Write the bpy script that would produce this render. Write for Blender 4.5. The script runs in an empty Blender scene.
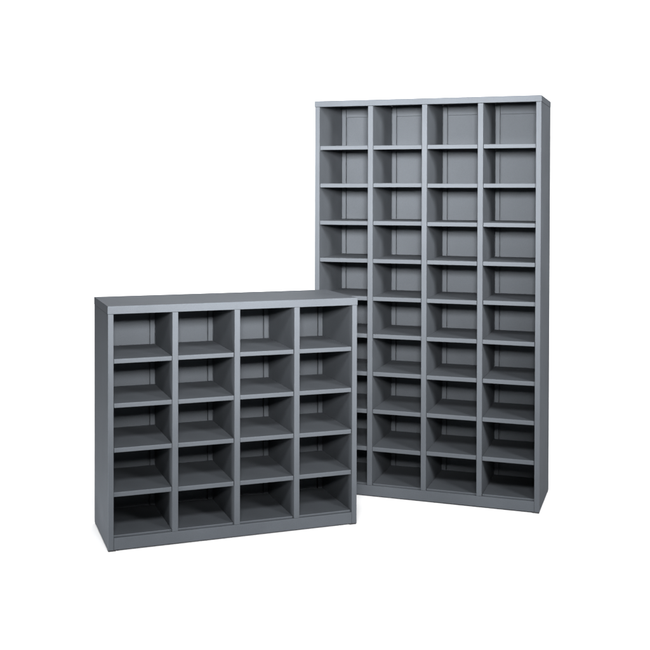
import bpy, bmesh, math, random
from mathutils import Matrix, Vector

random.seed(7)
scene = bpy.context.scene
COL = scene.collection

# ------------------------------------------------------------------ materials
def paint(name, base, rough, metallic=0.0, bump=0.05, edge=1.0, spec=0.5):
    m = bpy.data.materials.new(name)
    m.use_nodes = True
    nt = m.node_tree
    b = nt.nodes['Principled BSDF']
    tc = nt.nodes.new('ShaderNodeTexCoord')
    # broad, very slight unevenness of the powder coat
    n1 = nt.nodes.new('ShaderNodeTexNoise'); n1.inputs['Scale'].default_value = 5.0
    n1.inputs['Detail'].default_value = 5.0
    # fine grain of the coat
    n2 = nt.nodes.new('ShaderNodeTexNoise'); n2.inputs['Scale'].default_value = 420.0
    n2.inputs['Detail'].default_value = 3.0
    for n in (n1, n2):
        nt.links.new(tc.outputs['Object'], n.inputs['Vector'])
    mix = nt.nodes.new('ShaderNodeMath'); mix.operation = 'ADD'
    s1 = nt.nodes.new('ShaderNodeMath'); s1.operation = 'MULTIPLY'; s1.inputs[1].default_value = 0.55
    s2 = nt.nodes.new('ShaderNodeMath'); s2.operation = 'MULTIPLY'; s2.inputs[1].default_value = 0.45
    nt.links.new(n1.outputs['Fac'], s1.inputs[0]); nt.links.new(n2.outputs['Fac'], s2.inputs[0])
    nt.links.new(s1.outputs[0], mix.inputs[0]); nt.links.new(s2.outputs[0], mix.inputs[1])
    cr = nt.nodes.new('ShaderNodeValToRGB')
    cr.color_ramp.elements[0].position = 0.3; cr.color_ramp.elements[1].position = 0.7
    cr.color_ramp.elements[0].color = (*[c * 0.86 for c in base], 1)
    cr.color_ramp.elements[1].color = (*[c * 1.14 for c in base], 1)
    nt.links.new(mix.outputs[0], cr.inputs['Fac'])
    nt.links.new(cr.outputs['Color'], b.inputs['Base Color'])
    mr = nt.nodes.new('ShaderNodeMapRange')
    mr.inputs['To Min'].default_value = rough - 0.06; mr.inputs['To Max'].default_value = rough + 0.06
    nt.links.new(n1.outputs['Fac'], mr.inputs['Value'])
    nt.links.new(mr.outputs['Result'], b.inputs['Roughness'])
    bp = nt.nodes.new('ShaderNodeBump'); bp.inputs['Strength'].default_value = bump
    bp.inputs['Distance'].default_value = 0.0006
    nt.links.new(n2.outputs['Fac'], bp.inputs['Height'])
    # the sheet metal is never quite flat: long, shallow waviness
    n3 = nt.nodes.new('ShaderNodeTexNoise'); n3.inputs['Scale'].default_value = 6.0
    n3.inputs['Detail'].default_value = 1.0
    nt.links.new(tc.outputs['Object'], n3.inputs['Vector'])
    wv = nt.nodes.new('ShaderNodeBump'); wv.inputs['Strength'].default_value = 0.5
    wv.inputs['Distance'].default_value = 0.004
    nt.links.new(n3.outputs['Fac'], wv.inputs['Height'])
    nt.links.new(wv.outputs['Normal'], bp.inputs['Normal'])
    nt.links.new(bp.outputs['Normal'], b.inputs['Normal'])
    b.inputs['Metallic'].default_value = metallic
    b.inputs['Specular IOR Level'].default_value = spec
    b.inputs['Specular Tint'].default_value = (edge, edge, edge, 1)
    return m

STEEL = paint('grey_powder_coat', (0.0790, 0.0868, 0.0972), 0.62, metallic=0.55, edge=0.08, spec=0.06)
RUBBER = paint('black_foot_plastic', (0.008, 0.008, 0.009), 0.6)

def sheet_material(name, lo, hi):
    m = bpy.data.materials.new(name)
    m.use_nodes = True
    nt = m.node_tree
    b = nt.nodes['Principled BSDF']
    tc = nt.nodes.new('ShaderNodeTexCoord')
    n = nt.nodes.new('ShaderNodeTexNoise'); n.inputs['Scale'].default_value = 1.5; n.inputs['Detail'].default_value = 4
    nt.links.new(tc.outputs['Object'], n.inputs['Vector'])
    cr = nt.nodes.new('ShaderNodeValToRGB')
    cr.color_ramp.elements[0].color = (*lo, 1); cr.color_ramp.elements[1].color = (*hi, 1)
    nt.links.new(n.outputs['Fac'], cr.inputs['Fac'])
    nt.links.new(cr.outputs['Color'], b.inputs['Base Color'])
    b.inputs['Roughness'].default_value = 0.8
    b.inputs['Specular IOR Level'].default_value = 0.2
    return m

FLOOR = sheet_material('white_studio_floor', (0.71, 0.71, 0.714), (0.735, 0.735, 0.738))
BACKDROP = sheet_material('pale_backdrop_paper', (0.85, 0.85, 0.855), (0.88, 0.88, 0.882))

# ------------------------------------------------------------------ helpers
def add_box(bm, x0, x1, y0, y1, z0, z1, bevel=0.0, seg=2):
    vs = [bm.verts.new((x, y, z)) for x in (x0, x1) for y in (y0, y1) for z in (z0, z1)]
    idx = [(0, 1, 3, 2), (4, 6, 7, 5), (0, 4, 5, 1), (2, 3, 7, 6), (0, 2, 6, 4), (1, 5, 7, 3)]
    fs = [bm.faces.new([vs[i] for i in f]) for f in idx]
    if bevel > 0:
        es = {e for f in fs for e in f.edges}
        bmesh.ops.bevel(bm, geom=list(es), offset=bevel, segments=seg, profile=0.5, affect='EDGES')

def obj(name, bm, mat, parent=None):
    bmesh.ops.recalc_face_normals(bm, faces=bm.faces[:])
    me = bpy.data.meshes.new(name)
    bm.to_mesh(me); bm.free()
    me.materials.append(mat)
    for p in me.polygons:
        p.use_smooth = True
    try:
        me.set_sharp_from_angle(angle=math.radians(50))
    except Exception:
        pass
    o = bpy.data.objects.new(name, me)
    COL.objects.link(o)
    if parent is not None:
        o.parent = parent
    wn = o.modifiers.new('weighted_normal', 'WEIGHTED_NORMAL')
    wn.weight = 100; wn.keep_sharp = True; wn.mode = 'FACE_AREA'
    return o

def box(name, dims, mat, parent, bevel=0.0012):
    bm = bmesh.new()
    add_box(bm, *dims, bevel=bevel)
    return obj(name, bm, mat, parent)

def shelf_mesh(w, y0, y1, lip, t=0.0035):
    """folded sheet tray: flat deck, a rounded front lip turned down, small rear and side turn-downs"""
    bm = bmesh.new()
    r = 0.0022
    # profile in (y, z): lip back-bottom -> lip front-bottom -> rounded nose -> deck top -> rear turn-down
    prof = [(y0 + t, -lip), (y0 + 0.0006, -lip), (y0, -lip + 0.0006)]
    for k in range(5):
        a = math.pi - k * math.pi / 8
        prof.append((y0 + r + r * math.cos(a), -r + r * math.sin(a)))
    prof += [(y1, 0.0), (y1, -0.012), (y1 - 0.002, -0.012), (y1 - 0.002, -t), (y0 + t, -t)]
    L = [bm.verts.new((-w / 2, y, z)) for y, z in prof]
    R = [bm.verts.new((w / 2, y, z)) for y, z in prof]
    n = len(prof)
    for i in range(n):
        j = (i + 1) % n
        bm.faces.new((L[i], L[j], R[j], R[i]))
    bm.faces.new(L); bm.faces.new(R[::-1])
    return bm

# ------------------------------------------------------------------ one pigeonhole cabinet
def cabinet(label, loc, rotz, W, H, D, stile, rail, plinth, part_x, part_w, shelf_z, lip):
    root = bpy.data.objects.new('pigeonhole_cabinet', None)
    COL.objects.link(root)
    root.location = loc; root.rotation_euler = (0, 0, rotz)
    root['label'] = label; root['category'] = 'cabinet'
    foot_h = 0.0045
    z_lid = H - rail
    # sides: the turned-in front face stops under the lid rim, the sheet behind it runs up into the lid
    for x0, x1 in ((0.0, stile), (W - stile, W)):
        bm = bmesh.new()
        add_box(bm, x0, x1, 0.0, D, foot_h, z_lid - 0.0004, 0.0011)
        add_box(bm, x0 + 0.0006, x1 - 0.0006, 0.0215, D - 0.003, z_lid - 0.006, H - 0.0032)
        obj('side_panel', bm, STEEL, root)
    # lid: top sheet and folded rim all round, hollow underneath
    bm = bmesh.new()
    add_box(bm, -0.0009, W + 0.0009, -0.0007, D + 0.001, H - 0.003, H, 0.0010)
    add_box(bm, -0.0014, W + 0.0014, -0.0012, 0.0205, z_lid, H - 0.0012, 0.0010)
    for x0, x1 in ((-0.0009, -0.0001), (W + 0.0001, W + 0.0009)):
        add_box(bm, x0, x1, 0.0190, D + 0.0009, z_lid + 0.0002, H - 0.0013)
    obj('top_panel', bm, STEEL, root)
    # plinth
    box('plinth', (stile + 0.0003, W - stile - 0.0003, 0.0006, 0.018, foot_h, plinth), STEEL, root, 0.0010)
    # outer rear sheet
    box('rear_panel', (stile, W - stile, D - 0.0015, D, foot_h, H - 0.0033), STEEL, root, 0.0)
    # feet
    for fx in (0.0135, W - 0.0135):
        for fy in (0.0135, D - 0.016):
            bm = bmesh.new()
            add_box(bm, fx - 0.0125, fx + 0.0125, fy - 0.0125, fy + 0.0125, 0.0, foot_h - 0.0002, 0.0008)
            obj('foot', bm, RUBBER, root)
    y_back = D - 0.012            # face of the inner back sheets
    y_fl = D - 0.016              # face of the upright back flanges
    fl_w = 0.018
    # partitions: a folded front face, the web, and the back flange it stands on
    for px in part_x:
        bm = bmesh.new()
        add_box(bm, px - part_w / 2, px + part_w / 2, 0.0004, y_fl - 0.0035, plinth + 0.0003, z_lid - 0.0004, 0.0011)
        add_box(bm, px - part_w / 2 + 0.0006, px + part_w / 2 - 0.0006, 0.0215, y_fl - 0.004, z_lid - 0.006, H - 0.0032)
        p = obj('partition', bm, STEEL, root)
        bm = bmesh.new()
        for s in (-1, 1):
            xa = px + s * (part_w / 2 + 0.0005); xb = px + s * (part_w / 2 + fl_w)
            add_box(bm, min(xa, xb), max(xa, xb), y_fl, D - 0.003, plinth, H - 0.0034, 0.0010)
        obj('back_flange', bm, STEEL, p)
    for s, sx in ((1, stile), (-1, W - stile)):
        xa = sx + s * 0.0005; xb = sx + s * fl_w
        box('back_flange', (min(xa, xb), max(xa, xb), y_fl, D - 0.003, plinth, H - 0.0034), STEEL, root, 0.0010)
    # inner back sheets, shelves and bottoms, column by column
    edges = [stile] + [v for px in part_x for v in (px - part_w / 2, px + part_w / 2)] + [W - stile]
    protos = {}
    for c in range(len(edges) // 2):
        a, b = edges[2 * c], edges[2 * c + 1]
        box('back_panel', (a + fl_w + 0.005, b - fl_w - 0.005, y_back, D - 0.003, plinth + 0.002, z_lid - 0.0222), STEEL, root, 0.0008)
        box('back_header', (a + fl_w + 0.002, b - fl_w - 0.002, y_back - 0.003, D - 0.003, z_lid - 0.022, H - 0.0034), STEEL, root, 0.0008)
        w = b - a
        me_o = None
        for k, z in enumerate(shelf_z):
            if me_o is None:
                o = obj('shelf', shelf_mesh(w - 0.003, 0.005, y_fl - 0.002, lip), STEEL, root)
                me_o = o
            else:
                o = me_o.copy(); COL.objects.link(o); o.parent = root
            o.location = ((a + b) / 2 + random.uniform(-0.0006, 0.0006), random.uniform(-0.001, 0.001), z + random.uniform(-0.0009, 0.0009))
            o.rotation_euler = (random.uniform(-0.0012, 0.0012), random.uniform(-0.003, 0.003), random.uniform(-0.0015, 0.0015))
        o = obj('bottom_shelf', shelf_mesh(w - 0.003, 0.011, y_fl - 0.002, 0.02), STEEL, root)
        o.location = ((a + b) / 2, 0, plinth + 0.0062)
    return root

# ------------------------------------------------------------------ the two cabinets
TALL = dict(W=0.9, H=1.584, D=0.3230, stile=0.0195, rail=0.0239, plinth=0.0448)
SHORT = dict(W=0.9046, H=0.8316, D=0.3281, stile=0.0190, rail=0.0270, plinth=0.0453)
TALL_Z = [0.199 + 0.1504 * k for k in range(9)]
SHORT_Z = [0.199 + 0.1512 * k for k in range(4)]
cabinet('tall grey steel pigeonhole cabinet of forty compartments, standing behind the low one',
        (0.024, 4.2115, 0), -0.3317, part_x=(0.2325, 0.4514, 0.6706), part_w=0.0205,
        shelf_z=TALL_Z, lip=0.0165, **TALL)
cabinet('low wide grey steel pigeonhole cabinet of twenty compartments, standing in front on the left',
        (-0.6756, 3.4916, 0), 0.3397, part_x=(0.2305, 0.4516, 0.6729), part_w=0.0205,
        shelf_z=SHORT_Z, lip=0.0155, **SHORT)

# ------------------------------------------------------------------ white floor, running into a curved paper backdrop
def sheet(name, prof, mat):
    bm = bmesh.new()
    rows = [[bm.verts.new((x, y, z)) for y, z in prof] for x in (-3.0, -1.0, 1.0, 3.0)]
    for A, B in zip(rows, rows[1:]):
        for i in range(len(prof) - 1):
            bm.faces.new((A[i], B[i], B[i + 1], A[i + 1]))
    o = obj(name, bm, mat)
    o['kind'] = 'structure'
    return o
sheet('floor', [(-1.5, 0.0), (0.0, 0.0), (3.0, 0.0), (6.0, 0.0)], FLOOR)
R = 1.2
curve = [(6.0, 0.0), (6.6, 0.0)]
for k in range(1, 13):
    a = k * math.pi / 24
    curve.append((6.6 + R * math.sin(a), R - R * math.cos(a)))
curve.append((7.8, 4.5))
sheet('backdrop', curve, BACKDROP)

# ------------------------------------------------------------------ studio light
def area(name, loc, target, size, power, color=(1, 1, 1)):
    l = bpy.data.lights.new(name, 'AREA')
    l.shape = 'RECTANGLE'; l.size, l.size_y = size
    l.energy = power; l.color = color
    o = bpy.data.objects.new(name, l); COL.objects.link(o)
    o.location = loc
    o.rotation_euler = (Vector(target) - Vector(loc)).to_track_quat('-Z', 'Y').to_euler()
    return o

area('overhead_softbox', (-0.3, 1.3, 4.0), (-0.3, 1.9, 0.0), (7.0, 4.2), 58.0)
front = area('front_softbox', (0.1, 0.5, 3.1), (0.0, 3.7, 0.25), (1.3, 0.6), 68.0)
front.data.spread = math.radians(105)
key = area('key_softbox', (0.05, 0.6, 1.57), (-0.08, 4.0, 1.42), (0.5, 0.36), 46.0, (1.0, 0.99, 0.98))
key.data.spread = math.radians(49)
fill = area('side_softbox', (2.5, 1.0, 2.1), (0.8, 4.0, 1.40), (0.8, 0.8), 44.0)
fill.data.spread = math.radians(66)
low = area('added_low_fill', (-1.7, 2.9, 0.16), (-0.72, 3.62, 0.10), (0.3, 0.2), 5.2)  # unseen low light, added to brighten the short cabinet's lower left side
low.data.spread = math.radians(80)
area('added_backdrop_fill', (0.3, 5.0, 4.0), (0.4, 6.8, 0.7), (6.0, 0.8), 200.0)  # extra light added to keep the sheet behind white, no known source

world = bpy.data.worlds.new('World'); scene.world = world
world.use_nodes = True
bg = world.node_tree.nodes['Background']
bg.inputs['Color'].default_value = (0.96, 0.98, 1.0, 1)
bg.inputs['Strength'].default_value = 0.22

# ------------------------------------------------------------------ camera (fitted)
cam = bpy.data.cameras.new('camera')
co = bpy.data.objects.new('camera', cam); COL.objects.link(co)
F, PITCH, ROLL, CX, CY, CH = 1039.14, 0.0140, 0.0020, 308.88, 204.36, 1.2253
cam.sensor_fit = 'HORIZONTAL'; cam.sensor_width = 36.0
cam.lens = 36.0 * F / 650.0
cam.shift_x = (325.0 - CX) / 650.0
cam.shift_y = -(325.0 - CY) / 650.0
cam.clip_start = 0.05; cam.clip_end = 100.0
co.location = (0, 0, CH)
co.rotation_mode = 'QUATERNION'
co.rotation_quaternion = (Matrix.Rotation(math.pi / 2 - PITCH, 3, 'X') @ Matrix.Rotation(ROLL, 3, 'Z')).to_quaternion()
scene.camera = co

# ------------------------------------------------------------------ render settings
scene.view_settings.view_transform = 'Standard'
scene.view_settings.look = 'None'
scene.view_settings.exposure = 0.0
scene.view_settings.gamma = 1.0
scene.cycles.use_denoising = True
scene.cycles.max_bounces = 10
scene.cycles.diffuse_bounces = 6
